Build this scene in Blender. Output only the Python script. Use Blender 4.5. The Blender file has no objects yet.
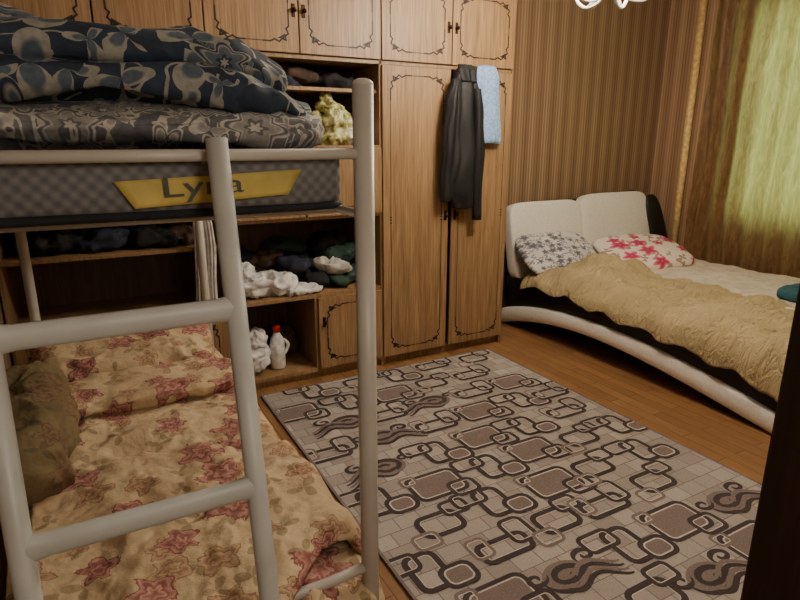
import bpy, bmesh, math, random
import numpy as np
from mathutils import Vector, noise, Euler
random.seed(7)
S=bpy.context.scene
COL=S.collection
# ------------------------------------------------------------------ helpers
def lin(c):
    return tuple(((x/255)/12.92 if x/255<=0.04045 else ((x/255+0.055)/1.055)**2.4) for x in c)+(1,)
class M:
    def __init__(s,name,rough=0.6,base=(128,128,128)):
        s.m=bpy.data.materials.new(name); s.m.use_nodes=True
        s.nt=s.m.node_tree; s.b=s.nt.nodes['Principled BSDF']; s.out=s.nt.nodes['Material Output']
        s.b.inputs['Roughness'].default_value=rough
        s.b.inputs['Base Color'].default_value=lin(base)
        s._tc=None
    def l(s,a,b): s.nt.links.new(a,b)
    def co(s):
        if not s._tc: s._tc=s.nt.nodes.new('ShaderNodeTexCoord')
        return s._tc.outputs['Object']
    def map(s,scale=(1,1,1),rot=(0,0,0),loc=(0,0,0),src=None):
        mp=s.nt.nodes.new('ShaderNodeMapping')
        mp.inputs['Scale'].default_value=scale; mp.inputs['Rotation'].default_value=rot; mp.inputs['Location'].default_value=loc
        s.l(src or s.co(),mp.inputs['Vector']); return mp.outputs['Vector']
    def noise(s,vec,scale=5,detail=4,rough=0.5,dist=0):
        nd=s.nt.nodes.new('ShaderNodeTexNoise'); nd.inputs['Scale'].default_value=scale
        nd.inputs['Detail'].default_value=detail; nd.inputs['Roughness'].default_value=rough; nd.inputs['Distortion'].default_value=dist
        s.l(vec,nd.inputs['Vector']); return nd
    def vor(s,vec,scale=5,feature='F1'):
        nd=s.nt.nodes.new('ShaderNodeTexVoronoi'); nd.feature=feature; nd.inputs['Scale'].default_value=scale
        s.l(vec,nd.inputs['Vector']); return nd
    def ramp(s,fac,stops,interp='LINEAR'):
        r=s.nt.nodes.new('ShaderNodeValToRGB'); r.color_ramp.interpolation=interp
        e=r.color_ramp.elements
        while len(e)<len(stops): e.new(0.5)
        for i,(p,c) in enumerate(stops):
            e[i].position=p; e[i].color=lin(c)
        s.l(fac,r.inputs['Fac']); return r.outputs['Color']
    def mix(s,fac,a,b,mode='MIX'):
        m=s.nt.nodes.new('ShaderNodeMixRGB'); m.blend_type=mode
        for sock,v in ((m.inputs[0],fac),(m.inputs[1],a),(m.inputs[2],b)):
            if hasattr(v,'is_linked'): s.l(v,sock)
            else: sock.default_value=v if isinstance(v,(int,float)) else lin(v)
        return m.outputs[0]
    def math(s,op,a,b=0.0,clamp=False):
        m=s.nt.nodes.new('ShaderNodeMath'); m.operation=op; m.use_clamp=clamp
        for sock,v in ((m.inputs[0],a),(m.inputs[1],b)):
            if hasattr(v,'is_linked'): s.l(v,sock)
            else: sock.default_value=v
        return m.outputs[0]
    def color(s,o): s.l(o,s.b.inputs['Base Color'])
    def bump(s,h,strength=0.3,dist=0.01):
        b=s.nt.nodes.new('ShaderNodeBump'); b.inputs['Strength'].default_value=strength; b.inputs['Distance'].default_value=dist
        s.l(h,b.inputs['Height']); s.l(b.outputs['Normal'],s.b.inputs['Normal'])
    def sep(s,c):
        q=s.nt.nodes.new('ShaderNodeSeparateColor'); s.l(c,q.inputs[0]); return q.outputs
    def xyz(s,v):
        q=s.nt.nodes.new('ShaderNodeSeparateXYZ'); s.l(v,q.inputs[0]); return q.outputs
    def comb(s,x,y):
        q=s.nt.nodes.new('ShaderNodeCombineXYZ'); s.l(x,q.inputs[0]); s.l(y,q.inputs[1]); return q.outputs[0]
    def distort(s,vec,amt=0.1,scale=4):
        nz=s.noise(vec,scale,2)
        v=s.nt.nodes.new('ShaderNodeVectorMath'); v.operation='MULTIPLY_ADD'
        s.l(nz.outputs['Color'],v.inputs[0]); v.inputs[1].default_value=(amt,)*3; s.l(vec,v.inputs[2])
        return v.outputs[0]
    def cloth_uv(s,kz=1.0,off=(0,0)):
        o=s.xyz(s.co())
        return s.comb(s.math('ADD',o[0],off[0]),s.math('ADD',s.math('ADD',o[1],s.math('MULTIPLY',o[2],kz)),off[1]))
    def petals(s,uv,scale,n,R,depth=0.3):
        V=s.nt.nodes.new('ShaderNodeTexVoronoi'); V.voronoi_dimensions='2D'; V.inputs['Scale'].default_value=scale; V.inputs['Randomness'].default_value=0.75
        s.l(uv,V.inputs['Vector'])
        d=s.nt.nodes.new('ShaderNodeVectorMath'); d.operation='SUBTRACT'; s.l(uv,d.inputs[0]); s.l(V.outputs['Position'],d.inputs[1])
        o=s.xyz(d.outputs[0]); c=s.sep(V.outputs['Color'])
        th=s.math('ARCTAN2',o[1],o[0])
        r=s.math('SQRT',s.math('ADD',s.math('MULTIPLY',o[0],o[0]),s.math('MULTIPLY',o[1],o[1])))
        ph=s.math('ADD',s.math('MULTIPLY',th,n),s.math('MULTIPLY',c[2],6.28))
        k=s.math('ADD',1-depth,s.math('MULTIPLY',s.math('COSINE',ph),depth))
        k=s.math('MULTIPLY',k,s.math('MULTIPLY',s.math('ADD',c[1],0.9),R/1.4))
        return s.math('DIVIDE',r,k),c
def simple(name,c,rough=0.5,metal=0,spec=None,nscale=30,var=0.12,bump=0.05):
    m=M(name,rough,c)
    nz=m.noise(m.co(),nscale,3)
    lo=tuple(max(0,int(x*(1-var))) for x in c); hi=tuple(min(255,int(x*(1+var))) for x in c)
    m.color(m.ramp(nz.outputs['Fac'],[(0.3,lo),(0.7,hi)]))
    m.b.inputs['Metallic'].default_value=metal
    if bump: m.bump(nz.outputs['Fac'],bump)
    return m.m
# ---------------- materials
def mk_wood(name,c1,c2,c3,vert=True):
    m=M(name,0.45)
    v=m.map((14,14,0.9) if vert else (0.9,14,14))
    a=m.noise(v,3.0,6,0.6,0.4)
    b=m.noise(m.map((90,90,2.0) if vert else (2,90,90)),2.0,3,0.6)
    col=m.ramp(a.outputs['Fac'],[(0.28,c1),(0.5,c2),(0.72,c3)])
    col2=m.ramp(b.outputs['Fac'],[(0.35,(178,172,166)),(0.6,(255,255,255))])
    m.color(m.mix(0.55,col,col2,'MULTIPLY'))
    m.bump(b.outputs['Fac'],0.08,0.002)
    return m.m
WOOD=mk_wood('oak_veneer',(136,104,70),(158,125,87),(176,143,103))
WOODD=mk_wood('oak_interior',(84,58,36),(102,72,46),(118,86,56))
INLAY=simple('dark_inlay',(44,28,20),0.5)
DARKWOOD=mk_wood('dark_door_wood',(34,20,14),(46,28,19),(60,38,24))
def mk_wallpaper(name,k=1.0):
    m=M(name,0.55)
    sx=m.xyz(m.co())
    s=m.math('ADD',sx[0],sx[1])
    s1=m.math('SINE',m.math('MULTIPLY',s,2*math.pi/0.15))
    s2=m.math('SINE',m.math('MULTIPLY',s,2*math.pi/0.03))
    cm=m.nt.nodes.new('ShaderNodeCombineXYZ'); m.l(s,cm.inputs[0])
    nz=m.noise(cm.outputs[0],80,3,0.7)
    f=m.math('ADD',m.math('MULTIPLY',s1,0.13),m.math('MULTIPLY',s2,0.13))
    f=m.math('ADD',f,nz.outputs['Fac'])
    C=lambda c:tuple(min(255,int(x*k)) for x in c)
    m.color(m.ramp(f,[(0.15,C((108,82,60))),(0.4,C((134,106,80))),(0.6,C((152,124,94))),(0.85,C((178,150,118)))]))
    m.bump(f,0.1,0.002)
    return m.m
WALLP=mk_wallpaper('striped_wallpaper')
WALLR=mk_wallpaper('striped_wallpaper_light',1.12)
m=M('parquet_floor',0.38)
br=m.nt.nodes.new('ShaderNodeTexBrick'); br.inputs['Scale'].default_value=1.0
br.inputs['Brick Width'].default_value=0.5; br.inputs['Row Height'].default_value=0.08; br.inputs['Mortar Size'].default_value=0.002
br.inputs['Color1'].default_value=lin((164,122,78)); br.inputs['Color2'].default_value=lin((142,102,62)); br.inputs['Mortar'].default_value=lin((84,56,32))
m.l(m.map((1,1,1),(0,0,math.pi/2)),br.inputs['Vector'])
nz=m.noise(m.map((30,2,1)),3,5,0.6)
m.color(m.mix(0.5,br.outputs['Color'],m.ramp(nz.outputs['Fac'],[(0.3,(170,160,150)),(0.7,(255,255,255))]),'MULTIPLY'))
FLOOR=m.m
CEIL=simple('ceiling_paint',(238,234,228),0.9)
HALL=simple('hall_plaster',(205,195,178),0.9)
METAL=simple('bunk_cream_paint',(186,181,170),0.4,nscale=8,var=0.04,bump=0.0)
LADM=simple('ladder_grey_paint',(188,188,182),0.42,nscale=10,var=0.04,bump=0.0)
CREAM=simple('cream_leather',(240,236,226),0.42,nscale=60,var=0.03,bump=0.05)
BLACKL=simple('black_leather',(24,22,22),0.45,nscale=80,var=0.2,bump=0.1)
JACK=simple('jacket_leather',(11,11,14),0.62,nscale=40,var=0.3,bump=0.25)
WHITEP=simple('white_plastic',(230,228,222),0.35)
RED=simple('red_plastic',(180,30,25),0.4)
BAG=simple('white_bag_film',(222,220,218),0.3,nscale=14,var=0.1,bump=0.5)
GREENC=simple('dark_green_cloth',(38,62,50),0.8,nscale=25)
BLACKC=simple('black_cloth',(24,23,27),0.85,nscale=20,var=0.35,bump=0.3)
NAVYC=simple('navy_cloth',(36,40,56),0.85,nscale=20,var=0.3,bump=0.3)
BROWNC=simple('brown_cloth',(84,64,52),0.85,nscale=20,var=0.3,bump=0.3)
GREYC=simple('grey_white_cloth',(190,186,180),0.85,nscale=20)
TEAL=simple('teal_cloth',(40,86,96),0.8,nscale=20)
BRASS=simple('dark_bronze',(60,42,28),0.35,0.8)
PIPE=simple('golden_pipe_paint',(226,192,128),0.35)
LABT=simple('label_print',(78,76,72),0.7)
YG=M('yellow_green_bag_film',0.35); nz=YG.noise(YG.co(),26,3); YG.color(YG.ramp(nz.outputs['Fac'],[(0.35,(120,124,66)),(0.5,(180,174,104)),(0.62,(214,208,176))])); YG.bump(nz.outputs['Fac'],0.5); YG=YG.m
BLUET=M('blue_towel_terry',0.9); nz=BLUET.vor(BLUET.co(),60); BLUET.color(BLUET.ramp(nz.outputs['Distance'],[(0.2,(168,196,232)),(0.7,(134,166,214))])); BLUET.bump(nz.outputs['Distance'],0.4); BLUET=BLUET.m
def mk_rose(name,base1,base2,A,Bc,leaf,scale=5.5,R=0.072,keep=0.25):
    m=M(name,0.85)
    base=m.ramp(m.noise(m.co(),6,3).outputs['Fac'],[(0.3,base1),(0.7,base2)])
    fine=m.noise(m.co(),70,2).outputs['Fac']
    uv2=m.distort(m.cloth_uv(0.8,(3.3,1.7)),0.05,12)
    r2,c2=m.petals(uv2,scale*1.6,3,R*0.55,0.5)
    lm=m.math('MULTIPLY',m.math('LESS_THAN',r2,1.0),m.math('GREATER_THAN',c2[0],0.4))
    c=m.mix(m.math('MULTIPLY',lm,0.8),base,m.mix(fine,leaf[0],leaf[1]))
    for off,sc_,Rr,cols,kp in (((5.1,2.3),scale*1.25,R*0.62,Bc,0.45),((0,0),scale,R,A,keep)):
        uvk=m.distort(m.cloth_uv(0.8,off),0.045,14)
        r1,c1=m.petals(uvk,sc_,5,Rr,0.2)
        wob=m.math('ADD',r1,m.math('MULTIPLY',m.math('SUBTRACT',fine,0.5),0.6))
        fc=m.ramp(m.math('FRACT',m.math('MULTIPLY',wob,2.2)),[(0.0,cols[0]),(0.4,cols[1]),(0.8,cols[2]),(1.0,cols[1])])
        mk_=m.math('MULTIPLY',m.math('LESS_THAN',wob,1.0),m.math('GREATER_THAN',c1[0],kp))
        c=m.mix(m.math('MULTIPLY',mk_,0.9),c,fc)
    m.color(c)
    m.bump(m.math('ADD',m.noise(m.co(),14,2).outputs['Fac'],m.noise(m.co(),38,3).outputs['Fac']),0.55,0.011)
    return m.m
FLORAL=mk_rose('floral_quilt_cloth',(184,158,122),(204,180,144),((108,48,48),(142,82,78),(180,132,118)),((128,92,70),(158,122,92),(186,154,122)),((128,112,82),(158,136,100)))
FLORALD=mk_rose('floral_olive_quilt_cloth',(112,96,66),(130,112,78),((92,62,50),(112,86,62),(132,106,78)),((96,80,54),(116,98,66),(128,104,70)),((88,78,52),(102,88,58)))
def mk_floral(name,base1,base2,fl,leaf,scale=7,keep=0.25,R=0.06,bump=0.15):
    m=M(name,0.85)
    fine=m.noise(m.co(),60,2).outputs['Fac']
    base=m.ramp(m.noise(m.co(),6,3).outputs['Fac'],[(0.3,base1),(0.7,base2)])
    r2,c2=m.petals(m.distort(m.cloth_uv(1.0,(3.3,1.7)),0.03,12),scale*1.6,2,R*0.5,0.6)
    c=m.mix(m.math('MULTIPLY',m.math('LESS_THAN',r2,1.0),m.math('GREATER_THAN',c2[0],0.4)),base,m.mix(fine,leaf[0],leaf[1]))
    r1,c1=m.petals(m.distort(m.cloth_uv(1.0),0.02,12),scale,5,R,0.22)
    fc=m.ramp(r1,[(0.0,fl[2]),(0.2,fl[0]),(0.6,fl[1]),(0.95,fl[2])])
    c=m.mix(m.math('MULTIPLY',m.math('LESS_THAN',r1,1.0),m.math('GREATER_THAN',c1[0],keep)),c,fc)
    m.color(c); m.bump(m.noise(m.co(),30,3).outputs['Fac'],bump,0.006)
    return m.m
PINKF=mk_floral('pink_flower_cloth',(238,224,210),(246,234,222),((176,30,76),(206,66,108),(230,134,154)),((150,144,116),(196,150,150)),5.2,0.35,0.085)
GREYP=mk_floral('grey_pattern_cloth',(204,200,198),(222,218,214),((82,82,90),(112,112,120),(150,148,150)),((120,118,122),(160,154,156)),12,0.3,0.040)
SHEET=mk_floral('pale_bedspread_cloth',(214,202,186),(228,216,200),((204,188,172),(212,196,182),(220,206,192)),((204,192,174),(212,198,180)),5,0.2,0.08,0.4)
def mk_duvet(name,dark,dark2,mid,light,scale,R,mul=30,thr=0.16):
    m=M(name,0.8)
    base=m.ramp(m.noise(m.co(),9,2).outputs['Fac'],[(0.4,dark),(0.6,dark2)])
    n2=m.noise(m.distort(m.cloth_uv(1.3),0.06,8),scale*0.9,1).outputs['Fac']
    sn=m.math('ABSOLUTE',m.math('SINE',m.math('MULTIPLY',n2,mul)))
    c=m.mix(m.math('LESS_THAN',sn,thr),base,light)
    for off,sc_,n_,Rr,dp,kp in (((2.2,4.1),scale*2.0,3,R*0.52,0.5,0.25),((7.3,1.1),scale*1.6,2,R*0.6,0.55,0.3),((0,0),scale,6,R,0.22,0.15)):
        r1,c1=m.petals(m.distort(m.cloth_uv(1.3,off),0.035,11),sc_,n_,Rr,dp)
        if n_==6: st=[(0.0,light),(0.14,light),(0.18,dark),(0.28,dark),(0.32,mid),(0.62,mid),(0.68,light),(0.78,dark),(0.86,dark),(0.9,light)]
        else: st=[(0.0,dark),(0.12,mid),(0.6,mid),(0.72,light),(1.0,light)]
        fc=m.ramp(r1,st)
        c=m.mix(m.math('MULTIPLY',m.math('LESS_THAN',r1,1.0),m.math('GREATER_THAN',c1[0],kp)),c,fc)
    fl=m.noise(m.co(),70,2).outputs['Fac']
    m.color(m.mix(0.35,c,m.ramp(fl,[(0.35,(120,120,120)),(0.65,(255,255,255))]),'MULTIPLY'))
    m.bump(m.noise(m.co(),18,3).outputs['Fac'],0.3,0.012)
    return m.m
NAVY=mk_duvet('navy_floral_cloth',(34,46,64),(42,56,74),(80,94,106),(150,148,138),5.0,0.10)
PAIS=mk_duvet('grey_paisley_cloth',(104,104,108),(124,122,122),(152,148,142),(196,190,178),9.5,0.052,34,0.3)
m=M('plaid_mattress',0.7)
sx=m.xyz(m.co())
s=m.math('ADD',m.math('SINE',m.math('MULTIPLY',m.math('ADD',sx[0],sx[2]),230)),m.math('SINE',m.math('MULTIPLY',m.math('SUBTRACT',sx[0],sx[2]),230)))
m.color(m.ramp(m.math('ADD',m.math('MULTIPLY',s,0.25),0.5),[(0.1,(90,89,89)),(0.5,(104,102,100)),(0.9,(118,115,112))]))
m.bump(s,0.2,0.003); MATT=m.m
YEL=simple('yellow_label',(188,166,84),0.65,nscale=12,var=0.12)
m=M('yellow_crinkled_cloth',0.88)
cr=m.noise(m.map((1,2.2,1)),16,4,0.6,1.2).outputs['Fac']
cr2=m.math('ABSOLUTE',m.math('SUBTRACT',m.noise(m.map((1.6,3,1)),9,3,0.5,0.8).outputs['Fac'],0.5))
m.color(m.ramp(m.noise(m.co(),5,4).outputs['Fac'],[(0.3,(176,156,112)),(0.7,(200,180,136))])); m.bump(m.math('ADD',cr,m.math('MULTIPLY',cr2,-4)),0.85,0.016)
YBL=m.m
m=M('satin_curtain_cloth',0.45)
nz=m.noise(m.map((6,6,1.2)),6,5,0.6,1.0)
m.color(m.ramp(nz.outputs['Fac'],[(0.3,(118,82,56)),(0.5,(146,106,74)),(0.7,(178,140,102))]))
tr=m.nt.nodes.new('ShaderNodeBsdfTranslucent')
m.l(m.ramp(nz.outputs['Fac'],[(0.3,(168,164,108)),(0.7,(212,206,148))]),tr.inputs['Color'])
mx=m.nt.nodes.new('ShaderNodeMixShader'); mx.inputs[0].default_value=0.5
m.l(m.b.outputs[0],mx.inputs[1]); m.l(tr.outputs[0],mx.inputs[2]); m.l(mx.outputs[0],m.out.inputs['Surface'])
CURT=m.m
m=M('window_pane',0.05)
t1=m.nt.nodes.new('ShaderNodeBsdfTransparent'); g1=m.nt.nodes.new('ShaderNodeBsdfGlossy'); g1.inputs['Roughness'].default_value=0.02
mx=m.nt.nodes.new('ShaderNodeMixShader'); mx.inputs[0].default_value=0.06
m.l(t1.outputs[0],mx.inputs[1]); m.l(g1.outputs[0],mx.inputs[2]); m.l(mx.outputs[0],m.out.inputs['Surface']); PANE=m.m
m=M('warm_bulb',0.3,(255,240,215)); m.b.inputs['Emission Color'].default_value=(1,0.875,0.71,1); m.b.inputs['Emission Strength'].default_value=240; BULB=m.m
m=M('rug_ground',0.95)
br=m.nt.nodes.new('ShaderNodeTexBrick'); br.offset=0.5; br.inputs['Scale'].default_value=1
br.inputs['Brick Width'].default_value=0.11; br.inputs['Row Height'].default_value=0.085; br.inputs['Mortar Size'].default_value=0.0022
br.inputs['Color1'].default_value=lin((160,150,143)); br.inputs['Color2'].default_value=lin((188,178,169)); br.inputs['Mortar'].default_value=lin((126,115,109))
m.l(m.co(),br.inputs['Vector'])
nz=m.noise(m.co(),180,2); m.color(m.mix(0.3,br.outputs['Color'],m.ramp(nz.outputs['Fac'],[(0.3,(120,112,106)),(0.7,(255,255,255))]),'MULTIPLY')); m.bump(nz.outputs['Fac'],0.3,0.003); RUG0=m.m
RUGD=simple('rug_dark',(66,56,55),0.95,nscale=150,bump=0.3); RUGM=simple('rug_taupe',(124,109,104),0.95,nscale=150,bump=0.3); RUGL=simple('rug_light',(200,190,180),0.95,nscale=150,bump=0.3)
# ---------------- geometry helpers
def empty(name):
    e=bpy.data.objects.new(name,None); COL.objects.link(e); e.empty_display_size=0.1; return e
def mk(name,verts,faces,mat,parent=None,smooth=False,mats=None,fm=None):
    me=bpy.data.meshes.new(name); me.from_pydata([tuple(v) for v in verts],[],faces); me.update()
    for q in (mats or [mat]): me.materials.append(q)
    if fm: me.polygons.foreach_set('material_index',fm)
    if smooth: me.polygons.foreach_set('use_smooth',[True]*len(me.polygons))
    o=bpy.data.objects.new(name,me); COL.objects.link(o)
    if parent: o.parent=parent
    return o
def fixn(o):
    bm=bmesh.new(); bm.from_mesh(o.data); bmesh.ops.recalc_face_normals(bm,faces=bm.faces); bm.to_mesh(o.data); bm.free(); return o
def box(name,x0,x1,y0,y1,z0,z1,mat,parent=None,bev=0.0,seg=2):
    v=[(x0,y0,z0),(x1,y0,z0),(x1,y1,z0),(x0,y1,z0),(x0,y0,z1),(x1,y0,z1),(x1,y1,z1),(x0,y1,z1)]
    f=[(0,3,2,1),(4,5,6,7),(0,1,5,4),(1,2,6,5),(2,3,7,6),(3,0,4,7)]
    o=mk(name,v,f,mat,parent)
    if bev:
        b=o.modifiers.new('b','BEVEL'); b.width=bev; b.segments=seg; b.limit_method='NONE'
        if bev>0.01: o.data.polygons.foreach_set('use_smooth',[True]*6)
    return o
def multibox(name,boxes,mat,parent=None,bev=0.0):
    V=[];F=[]
    for (x0,x1,y0,y1,z0,z1) in boxes:
        k=len(V)
        V+=[(x0,y0,z0),(x1,y0,z0),(x1,y1,z0),(x0,y1,z0),(x0,y0,z1),(x1,y0,z1),(x1,y1,z1),(x0,y1,z1)]
        F+=[tuple(k+i for i in q) for q in [(0,3,2,1),(4,5,6,7),(0,1,5,4),(1,2,6,5),(2,3,7,6),(3,0,4,7)]]
    o=mk(name,V,F,mat,parent)
    if bev:
        b=o.modifiers.new('b','BEVEL'); b.width=bev; b.segments=2
    return o
def tube(name,paths,r,mat,parent=None,n=14,smooth_path=False,flat=None,rf=None):
    V=[];F=[]
    if paths and not isinstance(paths[0],list): paths=[paths]
    for pts in paths:
        P=[Vector(p) for p in pts]
        if smooth_path and len(P)>2:
            Q=[]
            for i in range(len(P)-1):
                p0=P[max(i-1,0)];p1=P[i];p2=P[i+1];p3=P[min(i+2,len(P)-1)]
                for k in range(6):
                    t=k/6
                    Q.append(0.5*((2*p1)+(p2-p0)*t+(2*p0-5*p1+4*p2-p3)*t*t+(3*p1-p0-3*p2+p3)*t**3))
            Q.append(P[-1]); P=Q
        k0=len(V); up=Vector((0,0,1))
        d0=(P[1]-P[0]).normalized()
        side=d0.cross(up)
        if side.length<0.05: side=Vector((1,0,0))
        side.normalize()
        for i,p in enumerate(P):
            d=(P[min(i+1,len(P)-1)]-P[max(i-1,0)]).normalized()
            side=(side-d*side.dot(d)).normalized(); u=side.cross(d)
            ra=r if flat is None else flat[0]; rb=r if flat is None else flat[1]
            if rf: q=rf(i/(len(P)-1)); ra*=q; rb*=q
            for j in range(n):
                a=2*math.pi*j/n
                V.append(p+side*math.cos(a)*ra+u*math.sin(a)*rb)
        for i in range(len(P)-1):
            for j in range(n):
                a=k0+i*n+j; b=k0+i*n+(j+1)%n
                F.append((a,b,b+n,a+n))
        F.append(tuple(k0+j for j in range(n))[::-1]); F.append(tuple(k0+(len(P)-1)*n+j for j in range(n)))
    o=mk(name,V,F,mat,parent,True); fixn(o)
    return o
def lathe(name,prof,c,mat,parent=None,n=24):
    V=[];F=[]
    for (r,z) in prof:
        for j in range(n):
            a=2*math.pi*j/n
            V.append(Vector((c[0]+r*math.cos(a),c[1]+r*math.sin(a),c[2]+z)))
    for i in range(len(prof)-1):
        for j in range(n):
            a=i*n+j;b=i*n+(j+1)%n; F.append((a,b,b+n,a+n))
    F.append(tuple(range(n))[::-1]); F.append(tuple((len(prof)-1)*n+j for j in range(n)))
    return fixn(mk(name,V,F,mat,parent,True))
def fold(p,s):
    return 1-2*abs(noise.noise(p*s))
def blob(name,c,size,mat,parent=None,e1=0.5,e2=0.5,amp=0.01,fs=6,nu=72,nv=40,rot=(0,0,0),ridge=0.5,pinch=0.0,seed=0,warp=None):
    R=Euler(rot).to_matrix(); V=[];F=[]
    sp=lambda v,e:(abs(v)**e)*(1 if v>=0 else -1)
    off=Vector((seed*3.7,seed*1.3,seed*2.1))
    for i in range(nv+1):
        ph=-math.pi/2+math.pi*i/nv
        for j in range(nu):
            th=2*math.pi*j/nu
            x=sp(math.cos(ph),e1)*sp(math.cos(th),e2); y=sp(math.cos(ph),e1)*sp(math.sin(th),e2); z=sp(math.sin(ph),e1)
            if pinch: z*=1-pinch*(min(1,abs(x*y)))
            q=Vector((x*size[0],y*size[1],z*size[2]))
            nrm=Vector((x/size[0],y/size[1],z/size[2])).normalized()
            w=q+off
            d=amp*(noise.noise(w*fs)*(1-ridge)*2+ridge*(fold(w,fs*1.3)-0.6)+0.35*fold(w,fs*3)) if amp else 0
            q=q+nrm*d
            q=R@q+Vector(c)
            if warp: q=warp(q)
            V.append(q)
    for i in range(nv):
        for j in range(nu):
            a=i*nu+j;b=i*nu+(j+1)%nu; F.append((a,b,b+nu,a+nu))
    o=mk(name,V,F,mat,parent,True)
    bm=bmesh.new(); bm.from_mesh(o.data); bmesh.ops.remove_doubles(bm,verts=bm.verts,dist=1e-4); bmesh.ops.recalc_face_normals(bm,faces=bm.faces); bm.to_mesh(o.data); bm.free()
    return o
def sheet(name,nx,ny,fn,mat,parent=None,thick=0.012,off=0):
    V=[fn(i/(nx),j/(ny)) for j in range(ny+1) for i in range(nx+1)]
    F=[(j*(nx+1)+i,j*(nx+1)+i+1,(j+1)*(nx+1)+i+1,(j+1)*(nx+1)+i) for j in range(ny) for i in range(nx)]
    o=mk(name,V,F,mat,parent,True)
    if thick:
        s=o.modifiers.new('s','SOLIDIFY'); s.thickness=thick; s.offset=off
    return o
def hang(name,rings,mat,parent=None,n=64,folds=7,famp=0.012,seed=0):
    V=[];F=[]; R=[]
    for i in range(len(rings)-1):
        for k in range(8):
            t=k/8; R.append(tuple(a+(b-a)*(t*t*(3-2*t)) if idx else a+(b-a)*t for idx,(a,b) in enumerate(zip(rings[i],rings[i+1]))))
    R.append(rings[-1])
    for (z,xc,yc,hw,hd) in R:
        for j in range(n):
            a=2*math.pi*j/n
            x=math.cos(a);y=math.sin(a)
            f=1+famp/max(hd,0.01)*math.sin(folds*x*3+seed+2*noise.noise(Vector((x*2,z*3,seed))))*0.8
            p=Vector((xc+x*hw,yc+y*hd*f,z))
            p+=noise.noise_vector(Vector((p.x*9,p.y*9,p.z*5+seed)))*0.012
            V.append(p)
    for i in range(len(R)-1):
        for j in range(n):
            a=i*n+j;b=i*n+(j+1)%n; F.append((a,b,b+n,a+n))
    F.append(tuple(range(n))); F.append(tuple((len(R)-1)*n+j for j in range(n)))
    return fixn(mk(name,V,F,mat,parent,True))
# ================================================================= ROOM
XL,XR,YB,YN,ZC=-0.42,5.24,4.10,0.33,2.92
box('floor',XL-0.15,XR+0.15,-1.4,YB+0.15,-0.1,0,FLOOR)
box('ceiling',XL-0.15,XR+0.15,-1.4,YB+0.15,ZC,ZC+0.1,CEIL)
box('wall_back',XL-0.15,XR+0.15,YB,YB+0.15,0,ZC,WALLP)
box('wall_left',XL-0.15,XL,-1.4,YB,0,ZC,WALLP)
WY0,WY1,WZ0,WZ1=1.3,3.22,0.87,2.72
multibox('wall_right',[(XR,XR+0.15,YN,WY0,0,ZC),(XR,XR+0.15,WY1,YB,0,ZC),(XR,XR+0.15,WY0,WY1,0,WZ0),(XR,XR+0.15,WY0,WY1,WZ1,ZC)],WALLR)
box('wall_front',0.785,XR,YN-0.15,YN,0,ZC,WALLP)
box('wall_front.001',XL,-0.31,YN-0.15,YN,0,ZC,WALLP)
box('wall_front.002',-0.31,0.785,YN-0.15,YN,2.12,ZC,WALLP)
box('unseen_hall_wall',1.5,1.65,-1.4,YN-0.15,0,ZC,HALL)  # unseen hall walls, added to keep world light out of the doorway
box('unseen_hall_wall.001',XL,1.65,-1.55,-1.4,0,ZC,HALL)
multibox('door_1',[(0.705,0.783,YN-0.17,YN+0.012,0,2.1),(-0.305,-0.25,YN-0.17,YN+0.012,0,2.1),(-0.25,0.705,YN-0.17,YN+0.012,2.05,2.1)],DARKWOOD,bev=0.004)
box('baseboard_back',2.86,XR,YB-0.015,YB,0,0.07,DARKWOOD)
box('baseboard_right',XR-0.015,XR,YN,YB-0.015,0,0.07,DARKWOOD)
win=empty('window_1')
multibox('frame',[(XR+0.03,XR+0.09,WY0,WY0+.07,WZ0,WZ1),(XR+0.03,XR+0.09,WY1-.07,WY1,WZ0,WZ1),(XR+0.03,XR+0.09,2.2,2.27,WZ0,WZ1),(XR+0.03,XR+0.09,WY0,WY1,WZ0,WZ0+.07),(XR+0.03,XR+0.09,WY0,WY1,WZ1-.07,WZ1)],WHITEP,win)
box('glass_pane',XR+0.055,XR+0.06,WY0+.07,WY1-.07,WZ0+.07,WZ1-.07,PANE,win)
box('sill',XR-0.04,XR+0.03,1.28,3.22,0.84,0.87,WHITEP,win)
def cf(u,v):
    y=3.56-u*2.5; z=0.03+v*2.80
    ph=y*38+1.2*noise.noise(Vector((y*3,z*0.6,0)))*3
    x=5.125+0.030*math.sin(ph)+0.012*noise.noise(Vector((y*9,z*1.5,3)))
    return (x,y+0.01*math.sin(ph*0.5)+0.02*noise.noise(Vector((y*4,z,9)))*(1-v),z)
cur=empty('satin_curtain')
sheet('cloth',330,40,cf,CURT,cur,0)
tube('curtain_rod',[(5.125,1.0,2.85),(5.125,3.66,2.85)],0.014,BRASS,cur)
multibox('rod_bracket',[(5.11,5.239,1.1,1.13,2.84,2.87),(5.11,5.239,3.58,3.61,2.84,2.87)],BRASS,cur)
tube('heating_pipe',[(5.185,3.72,0.001),(5.185,3.72,ZC-0.001)],0.032,PIPE)
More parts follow.
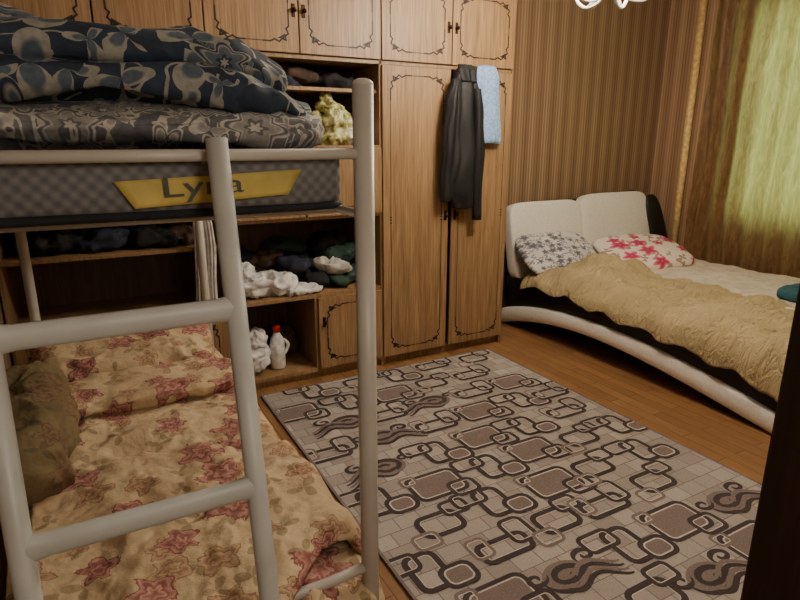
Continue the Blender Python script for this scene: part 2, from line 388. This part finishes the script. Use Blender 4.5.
# ================================================================= WARDROBE
W=empty('wardrobe_cabinet')
YF=3.46; X=[-0.40,0.17,0.70,1.23,1.76,2.285,2.81]
bx=[]
for x in (-0.40,0.70,1.76,2.81): bx.append((x-0.009,x+0.009,YF,4.08,0.0,2.54))
bx+=[(-0.4,2.81,YF,4.08,2.02,2.04),(-0.4,2.81,YF,4.08,2.52,2.54),(1.76,2.81,YF+0.02,4.08,0.05,0.07),(1.76,2.81,YF+0.03,YF+0.045,0,0.06)]
multibox('carcass',bx,WOOD,W)
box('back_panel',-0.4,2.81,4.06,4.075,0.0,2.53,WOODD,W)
multibox('shelf_boards',[(-0.39,0.69,YF+0.01,4.06,0.55,0.57),(-0.39,0.69,YF+0.01,4.06,0.94,0.96),(-0.39,0.69,YF,4.06,1.20,1.22),
  (0.71,1.75,YF,4.06,0.565,0.59),(0.71,1.75,YF,4.06,1.075,1.095),(0.71,1.75,YF,4.06,1.51,1.53),(0.71,1.75,YF+0.03,4.06,1.85,1.87),
  (0.71,1.75,YF,4.06,0.05,0.075),(0.71,1.75,YF+0.03,YF+0.045,0,0.05),(1.265,1.283,YF,4.06,0.075,0.565)],WOOD,W)
def door(nm,x0,x1,z0,z1,knob=None,tall=False):
    box(nm,x0+0.004,x1-0.004,YF-0.02,YF-0.001,z0,z1,WOOD,W,0.003)
    V=[];F=[]; y=YF-0.0215
    def seg(a,b,w):
        a=Vector(a);b=Vector(b);d=(b-a).normalized();n=Vector((-d.y,d.x))*w/2;a=a-d*w/2;b=b+d*w/2
        k=len(V)
        for p in (a+n,b+n,b-n,a-n): V.append((p.x,y,p.y))
        F.append((k,k+1,k+2,k+3))
    ix=0.062; iz=0.055; L,Rr=x0+ix,x1-ix; B,T=z0+iz,z1-iz
    h=z1-z0; k=min(1,h/0.42)
    cor=[(0,0.15*k),(0,0.085*k),(0.016,0.07*k),(0.004,0.045*k),(0.022,0.03*k),(0.018,0.010*k),(0.042,0.016),(0.058,0.0),(0.085,0.012),(0.11,0.0),(0.15,0.0)]
    for sx_,ox in ((1,L),(-1,Rr)):
        for sz,oz in ((1,B),(-1,T)):
            P=[(ox+sx_*a,oz+sz*b) for a,b in cor]
            for a,b in zip(P,P[1:]): seg(a,b,0.009)
            k0=len(V)
            for a,b in ((0.020,0.045*k),(0.07,0.018),(0.028,0.014)): V.append((ox+sx_*a,y,oz+sz*b))
            F.append((k0,k0+1,k0+2))
        seg((ox,B+0.15*k),(ox,T-0.15*k),0.005)
    seg((L+0.15,B),(Rr-0.15,B),0.005); seg((L+0.15,T),(Rr-0.15,T),0.005)
    if tall:
        zc=(z0+z1)/2
        for ox in (L,Rr):
            for q in (-0.02,0.0,0.02): seg((ox-0.006,zc+q),(ox+0.006,zc+q),0.006)
    mk(nm+'_inlay',V,F,INLAY,W)
    if knob:
        kx,kz=knob
        blob(nm+'_knob',(kx,YF-0.04,kz),(0.014,0.016,0.014),BRASS,W,1,1,0,nu=16,nv=10)
        box(nm+'_plate',kx-0.010,kx+0.010,YF-0.025,YF-0.02,kz-0.035,kz+0.035,BRASS,W,0.002)
for i in range(6):
    kx=X[i+1]-0.03 if i%2==0 else X[i]+0.03
    door('top_door_%d'%(i+1),X[i],X[i+1],2.045,2.515,(kx,2.27))
door('tall_door_1',X[4],X[5],0.07,2.015,(X[5]-0.03,1.05),True)
door('tall_door_2',X[5]+0.02,X[6],0.07,2.015,(X[5]+0.05,1.05),True)
door('mid_door_1',X[2],X[3],1.095,1.51,(X[3]-0.03,1.3)); door('mid_door_2',X[3],X[4],1.095,1.51,(X[3]+0.03,1.3))
door('left_door_1',X[0],X[1],1.22,2.015); door('left_door_2',X[1],X[2],1.22,2.015)
door('low_door_1',1.28,1.755,0.075,0.565,(1.32,0.4))
door('low_door_2',X[0],X[1],0.08,0.55); door('low_door_3',X[1],X[2],0.08,0.55)
# ================================================================= SHELF CONTENT
rnd=random.Random(5)
def heap(name,items):
    c=empty(name)
    for i,(cx,cy,cz,sx_,sy,sz,mt) in enumerate(items):
        blob('garment_%d'%(i+1),(cx,cy,cz),(sx_,sy,sz),mt,c,0.85,0.8,0.045,7,seed=rnd.randint(1,90),ridge=0.8,nu=64,nv=36,rot=(rnd.uniform(-.1,.1),rnd.uniform(-.22,.22),rnd.uniform(-.4,.4)))
    return c
heap('clothes_pile',[(-0.18,3.66,1.02,0.16,0.14,0.05,BLACKC),(0.1,3.68,1.03,0.17,0.15,0.06,NAVYC),(0.36,3.66,1.02,0.15,0.14,0.05,BLACKC),(0.54,3.66,1.02,0.10,0.13,0.05,BROWNC),(-0.05,3.70,1.10,0.16,0.13,0.045,BLACKC),(0.26,3.70,1.10,0.15,0.13,0.045,BLACKC)])
c=empty('plastic_bag')
blob('bag_body',(0.98,3.60,0.665),(0.20,0.11,0.06),BAG,c,0.9,0.8,0.05,9,seed=3,ridge=0.8,nu=96,nv=50)
blob('bag_handles',(0.84,3.58,0.74),(0.07,0.05,0.07),BAG,c,1,1,0.03,18,seed=5,ridge=0.8)
blob('bag_flap',(1.2,3.54,0.62),(0.15,0.07,0.024),BAG,c,0.9,0.8,0.03,11,seed=8,ridge=0.8)
heap('dark_folded_clothes',[(1.22,3.80,0.68,0.19,0.13,0.06,BLACKC),(1.54,3.68,0.65,0.15,0.15,0.05,GREENC),(1.48,3.64,0.735,0.12,0.11,0.035,GREYC),(1.54,3.72,0.80,0.13,0.13,0.055,GREENC),
  (1.22,3.74,0.77,0.13,0.12,0.05,NAVYC),(0.92,3.84,0.69,0.15,0.12,0.07,BLACKC),(1.36,3.66,0.65,0.08,0.1,0.04,BLACKC),(1.05,3.82,0.79,0.12,0.1,0.04,BROWNC),(1.5,3.78,0.88,0.13,0.12,0.05,BLACKC),(1.2,3.82,0.86,0.13,0.1,0.04,GREENC),(0.86,3.86,0.80,0.10,0.1,0.04,NAVYC)])
b=empty('detergent_bottle')
lathe('bottle_body',[(0.042,0),(0.05,0.01),(0.05,0.17),(0.042,0.21),(0.024,0.24),(0.02,0.255)],(1.04,3.60,0.076),WHITEP,b)
lathe('cap',[(0.025,0),(0.025,0.035),(0.018,0.045)],(1.04,3.60,0.331),RED,b)
tube('handle',[(1.085,3.60,0.27),(1.115,3.60,0.23),(1.09,3.60,0.17)],0.011,WHITEP,b,smooth_path=True)
c=empty('plastic_bag'); blob('bag_body',(0.88,3.62,0.17),(0.10,0.12,0.085),BAG,c,0.9,0.9,0.04,10,seed=21,ridge=0.8); blob('bag_top',(0.90,3.60,0.29),(0.06,0.06,0.07),BAG,c,1,1,0.035,12,seed=23,ridge=0.8)
c=empty('storage_bag'); blob('bag_body',(1.16,3.84,0.19),(0.08,0.12,0.105),BROWNC,c,0.7,0.7,0.02,8,seed=22)
v=empty('yellow_green_plastic_bag')
blob('bag_body',(1.47,3.60,1.65),(0.12,0.09,0.115),YG,v,0.9,0.9,0.06,9,seed=61,ridge=0.8,nu=90,nv=50)
blob('bag_top',(1.44,3.58,1.78),(0.05,0.04,0.05),YG,v,1,1,0.04,14,seed=64,ridge=0.8)
blob('bag_side',(1.62,3.58,1.585),(0.08,0.07,0.05),BAG,v,0.9,0.9,0.04,12,seed=62,ridge=0.8)
heap('dark_folded_clothes',[(1.50,3.68,1.915,0.17,0.13,0.04,BLACKC),(1.12,3.68,1.915,0.18,0.13,0.04,NAVYC),(1.3,3.70,1.955,0.16,0.12,0.03,BROWNC),(0.88,3.68,1.91,0.14,0.13,0.035,BLACKC)])
hb_=empty('handbag')
blob('bag_body',(1.18,3.74,1.635),(0.17,0.12,0.09),BLACKC,hb_,0.5,0.7,0.015,7,seed=77)
tube('bag_strap',[(1.08,3.70,1.71),(1.11,3.68,1.79),(1.2,3.67,1.81),(1.28,3.68,1.78),(1.3,3.70,1.71)],0.007,BLACKC,hb_,8,True)
h=empty('hanging_shirt')
hang('shirt',[(1.16,0.60,3.40,0.03,0.015),(1.1,0.60,3.40,0.055,0.022),(0.9,0.59,3.40,0.06,0.025),(0.62,0.58,3.40,0.065,0.025)],GREYC,h,seed=4)
j=empty('leather_jacket')
hang('body',[(2.035,2.35,3.40,0.045,0.02),(2.0,2.35,3.385,0.08,0.035),(1.85,2.35,3.375,0.11,0.045),(1.5,2.36,3.37,0.12,0.045),(1.22,2.35,3.375,0.14,0.042),(1.10,2.38,3.38,0.11,0.035)],JACK,j,folds=2,famp=0.012,seed=1)
hang('sleeve_left',[(1.95,2.27,3.365,0.035,0.03),(1.8,2.235,3.36,0.05,0.035),(1.5,2.215,3.36,0.05,0.035),(1.22,2.20,3.365,0.045,0.032),(1.16,2.20,3.365,0.04,0.028)],JACK,j,folds=1,famp=0.008,seed=2)
hang('sleeve_right',[(1.9,2.43,3.35,0.03,0.03),(1.7,2.45,3.345,0.045,0.032),(1.3,2.455,3.35,0.045,0.03),(1.02,2.46,3.355,0.04,0.028)],JACK,j,folds=1,famp=0.008,seed=3)
hang('collar',[(2.04,2.345,3.375,0.05,0.022),(2.0,2.35,3.36,0.07,0.028),(1.93,2.36,3.35,0.06,0.02)],JACK,j,folds=2,famp=0.008,seed=9)
tube('hook',[(2.33,3.44,2.0),(2.33,3.40,2.0),(2.33,3.385,2.03)],0.005,BRASS,j)
t=empty('blue_towel')
hang('terry_cloth',[(2.045,2.555,3.41,0.075,0.016),(1.97,2.56,3.40,0.095,0.025),(1.75,2.575,3.40,0.105,0.028),(1.54,2.585,3.40,0.105,0.026)],BLUET,t,folds=2,famp=0.012,seed=6)
# ================================================================= BUNK BED
B=empty('metal_bunk_bed')
bl,br_,bn,bf=-0.25,0.52,1.10,3.08
r=0.0215
P=[]
for (x,y) in ((br_,bn),(bl,bn),(br_,bf),(bl,bf)): P.append([(x,y,0),(x,y,1.66)])
tube('posts',P,r,METAL,B,20)
for k,p in enumerate(P): blob('post_cap_%d'%k,(p[1][0],p[1][1],1.66),(r*1.02,r*1.02,0.012),METAL,B,1,1,0,nu=20,nv=8)
rails=[]
for y in (bn,bf):
    rails.append([(bl,y,1.527),(br_,y,1.527)]); rails.append([(bl,y,0.30),(br_,y,0.30)])
for x in (bl,br_):
    rails.append([(x,bn,1.527),(x,bf,1.527)])
    rails.append([(x,bn,0.30),(x,bf,0.30)])
tube('rails',rails,0.0110,METAL,B)
tube('deck_rails',[[(bl,bn+0.14,1.402),(br_,bn+0.14,1.402)],[(bl,bf,1.402),(br_,bf,1.402)],[(bl,bn,1.402),(bl,bf,1.402)],[(br_,bn,1.402),(br_,bf,1.402)]],0.009,METAL,B)
tube('lower_end_bow',[(br_,bn,0.535),(br_-0.10,bn,0.528),(bl+0.10,bn,0.528),(bl,bn,0.535)],0.0125,METAL,B)
multibox('slats',[(bl,br_,bn+0.18+i*0.19,bn+0.24+i*0.19,1.397,1.405) for i in range(10)]+[(bl,br_,bn+0.1+i*0.19,bn+0.16+i*0.19,0.305,0.32) for i in range(10)],METAL,B)
Ld=empty('bunk_ladder')
def ly(z): return 0.80+(1.065-0.80)*z/1.55
rx=(-0.15,0.222)
tube('side_rails',[[(x,ly(0),0.0),(x,ly(1.555),1.555)] for x in rx],0.019,LADM,Ld,18)
tube('hooks',[[(x,ly(1.54),1.550),(x,1.10,1.552),(x,1.122,1.532)] for x in rx],0.007,LADM,Ld,10)
def rfn(t):
    e=min(t,1-t); return 1.0+0.28*max(0,1-e/0.09)
tube('rungs',[[(rx[0]+(rx[1]-rx[0])*i/30,ly(z),z) for i in range(31)] for z in (1.262,0.932,0.60,0.26)],0.02,LADM,Ld,18,flat=(0.014,0.021),rf=rfn)
# upper mattress
U=empty('bunk_mattress')
blob('mattress_body',(0.135,2.09,1.474),(0.378,0.955,0.058),MATT,U,0.22,0.12,0.007,5,nu=120,nv=40,ridge=0.2)
blob('edge_piping',(0.135,2.09,1.422),(0.381,0.962,0.011),BLACKC,U,0.3,0.12,0.002,5,nu=120,nv=10)
blob('top_piping',(0.135,2.09,1.522),(0.378,0.958,0.008),BLACKC,U,0.3,0.12,0.002,5,nu=120,nv=10)
def band(u,v):
    x=0.07+u*0.31; z=1.440+v*0.048+0.014*(u-0.3)
    x+=0.03*(0.5-v)*(1-2*u)
    return (x,1.1225+0.003*math.sin(u*9),z)
sheet('yellow_band',20,6,band,YEL,U,0.002)
tc=bpy.data.curves.new('label_text','FONT'); tc.body='Lyna'; tc.size=0.050; tc.extrude=0.0005
to=bpy.data.objects.new('label_text',tc); COL.objects.link(to); to.parent=U; to.location=(0.13,1.117,1.454); to.rotation_euler=(math.radians(90),math.radians(-2),0); to.scale=(1.6,1,1); tc.materials.append(LABT)
def droop(q):
    t=max(0,(q.x-0.12)/0.34); q.z-=0.05*t*t; return q
blob('paisley_blanket',(0.095,1.63,1.578),(0.41,0.47,0.043),PAIS,None,0.45,0.3,0.02,6,nu=140,nv=50,seed=2,ridge=0.7)
dv=empty('navy_duvet')
blob('duvet_fold_bottom',(0.06,1.62,1.658),(0.43,0.47,0.050),NAVY,dv,0.65,0.35,0.03,5,nu=180,nv=80,seed=9,ridge=0.75,warp=droop)
blob('duvet_fold_top',(0.015,1.63,1.712),(0.42,0.45,0.050),NAVY,dv,0.75,0.4,0.036,4.5,nu=180,nv=80,seed=6,ridge=0.75,warp=droop)
box('lower_mattress',bl+0.02,br_-0.02,bn+0.04,bf-0.04,0.322,0.455,MATT,None,0.03,4)
def lowq(u,v):
    x=-0.27+u*0.86; y=1.06+v*1.98
    z=0.488
    e=max(0,(x-0.47)/0.12); z-=0.16*min(e,1)**1.6
    p=Vector((x,y,0))
    z+=0.030*fold(p,3.2)+0.018*fold(p+Vector((3,1,0)),8)+0.02*noise.noise(p*2.3)+0.005*fold(p,22)
    if e>0: x=0.49+0.09*min(1,e)+0.015*math.sin(y*22)
    if y<1.2: z-=0.02*(1.2-y)/0.14
    return (x,y,z)
sheet('floral_bedspread',150,280,lowq,FLORAL,None,0.014)
def lowq2(u,v):
    x=-0.22+u*0.84
    y0=1.03+0.16*max(0,min(1,(x-0.28)/0.14)); y1=1.75+0.12*math.sin(u*4)
    y=y0+v*(y1-y0)
    z=0.56; e=max(0,(x-0.47)/0.14); z-=0.2*min(e,1)**1.6
    p=Vector((x,y,5)); z+=0.022*fold(p,4)+0.014*fold(p,9)+0.005*fold(p,22)
    z-=0.035*max(0,(v-0.93)/0.07)**2+0.03*max(0,(0.06-v)/0.06)**2
    if e>0: x=0.49+0.10*min(1,e)+0.012*math.sin(y*26)
    return (x,y,z)
sheet('floral_quilt',140,140,lowq2,FLORAL,None,0.018)
blob('floral_pillow',(0.11,2.83,0.61),(0.37,0.20,0.085),FLORAL,None,0.7,0.45,0.035,5,nu=130,nv=60,seed=4,ridge=0.7,pinch=0.3,rot=(math.radians(14),0,0))
blob('folded_quilt',(0.16,2.50,0.555),(0.36,0.17,0.038),FLORAL,None,0.6,0.45,0.024,6,nu=120,nv=40,seed=14,ridge=0.7)
blob('rolled_quilt',(-0.235,2.02,0.67),(0.12,0.36,0.15),FLORALD,None,0.8,0.55,0.035,6,nu=100,nv=70,seed=24,ridge=0.8,rot=(0,math.radians(-8),0))
# ================================================================= RUG
random.seed(11)
RV=[];RF=[];RM=[]
x0,x1,y0,y1=0.85,2.615,0.42,3.35
def addpoly(pts,z,mi):
    k=len(RV); RV.extend([(p[0],p[1],z) for p in pts]); RF.append(tuple(range(k,k+len(pts)))); RM.append(mi)
def rr(cx,cy,w,h,rad,n=5):
    P=[]
    for (sx_,sy,a0) in ((1,1,0),(-1,1,90),(-1,-1,180),(1,-1,270)):
        for i in range(n+1):
            a=math.radians(a0+90*i/n); P.append((cx+sx_*(w/2-rad)+rad*math.cos(a),cy+sy*(h/2-rad)+rad*math.sin(a)))
    return P
def ringp(cx,cy,w,h,rad,t,z,mi):
    A=rr(cx,cy,w,h,rad);Bp=rr(cx,cy,w-2*t,h-2*t,max(0.004,rad-t)); n=len(A); k=len(RV)
    RV.extend([(p[0],p[1],z) for p in A]+[(p[0],p[1],z) for p in Bp])
    for i in range(n):
        j=(i+1)%n; RF.append((k+i,k+j,k+n+j,k+n+i)); RM.append(mi)
def strip(pts,wf,z,mi):
    k=len(RV);n=len(pts)
    for i,p in enumerate(pts):
        a=Vector(pts[max(i-1,0)]);b=Vector(pts[min(i+1,n-1)]);d=(b-a).normalized();w=wf(i/(n-1))/2
        RV.append((p[0]-d.y*w,p[1]+d.x*w,z));RV.append((p[0]+d.y*w,p[1]-d.x*w,z))
    for i in range(n-1): RF.append((k+2*i,k+2*i+1,k+2*i+3,k+2*i+2)); RM.append(mi)
Z=0.0125
zc=[0]
def nz_():
    zc[0]+=1; return Z+0.00001*zc[0]
def filled(cx,cy,w,h):
    addpoly(rr(cx,cy,w,h,0.045),nz_(),1); addpoly(rr(cx,cy,w-0.04,h-0.04,0.03),nz_(),3); addpoly(rr(cx,cy,w-0.054,h-0.054,0.024),nz_(),2)
def ring(cx,cy,w,h,t=0.022,mi=1):
    rd=min(w,h)*0.32
    ringp(cx,cy,w,h,rd,t,nz_(),mi)
    ringp(cx,cy,w-2*t+0.001,h-2*t+0.001,max(0.005,rd-t),0.004,nz_(),3)
def curl(cx,cy,s,a0,sgn,turns,mi,w):
    P=[]
    n=44
    for i in range(n):
        t=i/(n-1); a=a0+sgn*turns*2*math.pi*t; q=s*(0.16+0.84*t)
        P.append((cx+q*math.cos(a)*1.2,cy+q*math.sin(a)*0.85))
    strip(P,lambda t:w*(0.75+0.5*t) if t<0.8 else w*1.15*(1-(t-0.8)/0.2*0.85),nz_(),mi)
def swirl(cx,cy,s,fl):
    # rounded scroll followed by parallel waves, as woven in the rug
    addpoly([(cx+fl*s*0.15+s*0.50*math.cos(a*math.pi/12)*1.15,cy+s*0.50*math.sin(a*math.pi/12)*0.85) for a in range(24)],nz_(),2)
    curl(cx+fl*s*0.15,cy,s*0.50,0.3,fl,1.6,1,0.026)
    curl(cx-fl*s*0.62,cy+s*0.30,s*0.26,2.6,-fl,1.2,1,0.020)
    for k in range(4):
        P=[(cx+fl*s*(-1.15+1.5*i/24),cy-0.42*s+k*0.024-0.028*math.cos(i/24*7.0)+0.16*s*(i/24)**2) for i in range(25)]
        strip(P,lambda t:0.017*math.sin(math.pi*(0.1+0.85*t))+0.003,nz_(),(1,2,1,2)[k])
    curl(cx+fl*s*0.80,cy+s*0.22,s*0.24,-0.6,-fl,1.1,1,0.018)
g=1.25
ny=12; nx=7; cw=(x1-x0-0.30)/4.8; chh=(y1-y0-0.22)/(ny-1)
for j_ in range(ny):
    for i_ in range(nx):
        cx=x0+0.14+(i_+ (0.5 if j_%2 else 0.0))*cw+random.uniform(-.03,.03); cy=y0+0.11+j_*chh+random.uniform(-.02,.02)
        if cx>x1-0.12: continue
        k=(i_*2+j_*3+random.randint(0,1))%5
        if k==0:
            filled(cx,cy,0.22*g,0.16*g); ring(cx+0.08*g,cy-0.06*g,0.12*g,0.10*g,0.022); ring(cx-0.11,cy+0.075,0.09,0.08,0.016,2)
        elif k==1:
            ring(cx,cy,0.17*g,0.12*g,0.026); ring(cx+0.09*g,cy+0.055*g,0.11*g,0.085*g,0.02); ring(cx-0.085*g,cy-0.055*g,0.10*g,0.08*g,0.016,2)
        elif k==2:
            swirl(cx,cy,0.18,random.choice((-1,1)))
        elif k==3:
            ring(cx,cy,0.12*g,0.17*g,0.026); ring(cx-0.07*g,cy+0.055*g,0.14*g,0.09*g,0.02)
            filled(cx+0.075*g,cy-0.055*g,0.12*g,0.10*g)
        else:
            ring(cx-0.03,cy,0.20*g,0.10*g,0.026); ring(cx+0.065*g,cy+0.05*g,0.10*g,0.13*g,0.02,1); ring(cx-0.10*g,cy+0.04,0.08*g,0.10*g,0.015,2)
RV=[(min(max(a,x0+0.008),x1-0.008),min(max(b_,y0+0.008),y1-0.008),c_) for a,b_,c_ in RV]
rug=empty('patterned_rug')
box('rug_pile',x0,x1,y0,y1,0.0005,0.012,RUG0,rug,0.003)
mk('rug_pattern',RV,RF,None,rug,mats=[RUG0,RUGD,RUGM,RUGL],fm=RM)
multibox('rug_binding',[(x0-0.006,x0+0.006,y0,y1,0.0005,0.0135),(x1-0.006,x1+0.006,y0,y1,0.0005,0.0135),(x0,x1,y1-0.006,y1+0.006,0.0005,0.0135)],RUGM,rug)
# ================================================================= DOUBLE BED
D=empty('double_bed')
Ys=[1.46,1.82,2.24,2.745,3.26,3.83]
fb=np.polyfit(Ys,[0.0,.058,.129,.164,.148,.014],4); ft=np.polyfit(Ys,[.115,.185,.25,.278,.266,.15],4); fk=np.polyfit(Ys,[.24,.30,.36,.39,.41,.44],3)
N=70
def side_panel(nm,xa,sgn,lo,hi,mat,bul,np_=12):
    V=[];F=[]
    for i in range(N+1):
        y=1.40+(3.86-1.40)*i/N; a=max(0.0,float(np.polyval(lo,max(y,1.44)))); b=float(np.polyval(hi,max(y,1.44)))
        for k in range(np_+1):
            th=math.pi*k/np_
            V.append((xa-sgn*bul*math.sin(th)**0.6,y,a+(b-a)*(0.5-0.5*math.cos(th))))
        V.append((xa+sgn*0.05,y,b)); V.append((xa+sgn*0.05,y,a))
    m_=np_+3
    for i in range(N):
        for k in range(m_):
            a=i*m_+k;b=i*m_+(k+1)%m_; F.append((a,b,b+m_,a+m_))
    F.append(tuple(range(m_))); F.append(tuple(N*m_+k for k in range(m_)))
    return fixn(mk(nm,V,F,mat,D,True))
for nm,xa,sg in (('left',3.17,1),('right',5.03,-1)):
    side_panel('side_band_'+nm,xa,sg,fb,ft,CREAM,0.04)
    side_panel('side_upper_'+nm,xa+sg*0.012,sg,ft,fk,BLACKL,0.012)
box('foot_panel',3.16,5.04,1.37,1.44,0.0,0.13,CREAM,D,0.025,4); box('foot_panel_upper',3.18,5.02,1.39,1.45,0.125,0.26,BLACKL,D,0.015,3)
box('bed_deck',3.2,5.0,1.45,3.8,0.24,0.29,BLACKL,D)
multibox('inner_legs',[(3.6,3.68,1.9,1.98,0,0.24),(4.5,4.58,1.9,1.98,0,0.24),(3.6,3.68,3.3,3.38,0,0.24),(4.5,4.58,3.3,3.38,0,0.24)],BLACKL,D)
box('mattress',3.24,4.96,1.50,3.66,0.285,0.46,CREAM,D,0.04,4)
def hb(nm,xa,xb,zt,mat,yo=0,th=0.06):
    cx=(xa+xb)/2; zc_=(0.40+zt)/2
    blob(nm,(cx,3.815+yo,zc_),((xb-xa)/2,th,(zt-0.38)/2),mat,D,0.28,0.22,0.003,4,nu=80,nv=50,rot=(math.radians(-12),0,0),ridge=0.1)
hb('headboard_cushion_left',3.15,3.972,1.045,CREAM); hb('headboard_cushion_right',3.972,4.86,1.085,CREAM)
V=[];F=[]
prof=[(3.13,0.15),(3.13,0.96),(3.17,1.0),(4.70,1.06),(4.84,1.09),(4.92,1.06),(4.99,0.95),(5.05,0.78),(5.09,0.58),(5.09,0.35),(5.07,0.15)]
n=len(prof)
for yy in (0,1):
    for (x,z) in prof: V.append((x,3.86+ (z-0.3)*0.16+0.05*yy,z))
F=[tuple(range(n)),tuple(range(n,2*n))[::-1]]+[(i,(i+1)%n,n+(i+1)%n,n+i) for i in range(n)]
fixn(mk('headboard_shell',V,F,BLACKL,D))
blob('headboard_wing',(4.96,3.77,0.72),(0.11,0.05,0.35),BLACKL,D,0.7,0.7,0,nu=40,nv=30,rot=(math.radians(-10),math.radians(-14),0))
def sh(u,v):
    x=3.75+u*1.27; y=1.40+v*2.14; z=0.475
    e=max(0,(x-4.93)/0.09); z-=0.15*min(1,e)**1.5
    e=max(0,(1.52-y)/0.12); z-=0.17*min(1,e)**1.5
    p=Vector((x,y,0)); z+=0.014*fold(p,2.5)+0.007*fold(p,7)+0.01
    return (x,y,z)
sheet('pale_bedspread',90,140,sh,SHEET,None,0.014)
def yb(u,v):
    y=1.38+v*2.20
    xr=4.02+0.07*noise.noise(Vector((y*1.7,2,0)))+0.12*math.sin(y*1.5)
    x=3.12+u*(xr-3.12); z=0.495
    e=max(0,(3.27-x)/0.15)
    edge=float(np.polyval(fk,min(max(y,1.46),3.8)))-0.02+0.018*math.sin(y*19)
    p=Vector((x,y,3)); pw=Vector((x*1.2,y*2.2,3))
    wr=0.034*fold(p,3.2)+0.020*fold(pw,4.5)+0.010*fold(pw,10)+0.004*fold(pw,20)
    if e>0:
        t=min(1,e); z=z+wr*(1-t*0.7)-(z-edge)*t**1.7; x=3.27-0.155*math.sin(t*math.pi/2)+0.008*math.sin(y*33)
    else: z+=wr
    g_=math.exp(-((y-3.12)/0.27)**2)*math.exp(-((x-3.60)/0.36)**2); z+=0.13*g_*(1+0.5*noise.noise(p*6))
    e=max(0,(1.52-y)/0.13); z-=0.17*min(1,e)**1.5
    z-=0.03*max(0,(u-0.94)/0.06)**2+0.03*max(0,(v-0.96)/0.04)**2
    return (x,y,z)
sheet('yellow_blanket',170,300,yb,YBL,None,0.02)
blob('grey_patterned_pillow',(3.48,3.57,0.65),(0.37,0.22,0.08),GREYP,None,0.75,0.45,0.012,5,pinch=0.5,seed=31,rot=(math.radians(38),0,math.radians(-2)))
blob('pink_floral_pillow',(4.36,3.42,0.60),(0.42,0.27,0.08),PINKF,None,0.75,0.45,0.012,5,pinch=0.5,seed=32,rot=(math.radians(20),0,math.radians(-12)))
blob('teal_folded_cloth',(4.26,2.0,0.55),(0.16,0.14,0.045),TEAL,None,0.6,0.5,0.012,7,seed=33)
blob('duffel_bag',(3.75,2.3,0.10),(0.22,0.36,0.09),BLACKC,None,0.7,0.6,0.012,6,seed=41)
# ================================================================= CHANDELIER
C=empty('chandelier'); cx,cy=2.32,2.15
lathe('ceiling_rose',[(0.02,0),(0.055,0.02),(0.06,0.049)],(cx,cy,ZC-0.05),WHITEP,C)
tube('stem',[(cx,cy,ZC-0.03),(cx,cy,2.26)],0.012,WHITEP,C)
blob('hub',(cx,cy,2.27),(0.035,0.035,0.045),WHITEP,C,1,1,0,nu=20,nv=12)
arms=[]
for k in range(5):
    a=2*math.pi*k/5+0.4; ca,sa=math.cos(a),math.sin(a)
    arms.append([(cx+ca*q,cy+sa*q,z+0.01) for q,z in ((0.02,2.25),(0.07,2.19),(0.14,2.175),(0.20,2.21),(0.22,2.27),(0.20,2.30))])
    arms.append([(cx+ca*q,cy+sa*q,z+0.01) for q,z in ((0.14,2.175),(0.10,2.205),(0.115,2.235),(0.14,2.225))])
    lathe('candle_cup_%d'%k,[(0.012,0),(0.035,0.012),(0.03,0.02),(0.014,0.022),(0.014,0.07)],(cx+ca*0.20,cy+sa*0.20,2.31),WHITEP,C)
    blob('bulb_%d'%k,(cx+ca*0.20,cy+sa*0.20,2.435),(0.05,0.05,0.055),BULB,C,1,1,0,nu=14,nv=8)
tube('arms',arms,0.008,WHITEP,C,10,True)
hl=bpy.data.lights.new('hall_fill_light','POINT'); hl.energy=36; hl.color=(1,0.92,0.80); hl.shadow_soft_size=0.25  # added fill light behind the camera, stands for no known lamp
ho=bpy.data.objects.new('hall_fill_light',hl); ho.location=(0.5,-0.7,1.9); COL.objects.link(ho)
w=bpy.data.worlds.new('World'); S.world=w; w.use_nodes=True
bg=w.node_tree.nodes['Background']; bg.inputs['Color'].default_value=(0.80,1.0,0.58,1); bg.inputs['Strength'].default_value=2.9
cd=bpy.data.cameras.new('Camera'); cd.lens=26.0; cd.sensor_width=36; cd.clip_start=0.02
co=bpy.data.objects.new('Camera',cd); co.location=(0,0,1.55); co.rotation_euler=(math.radians(90-15.3),0,math.radians(-28.8)); COL.objects.link(co); S.camera=co
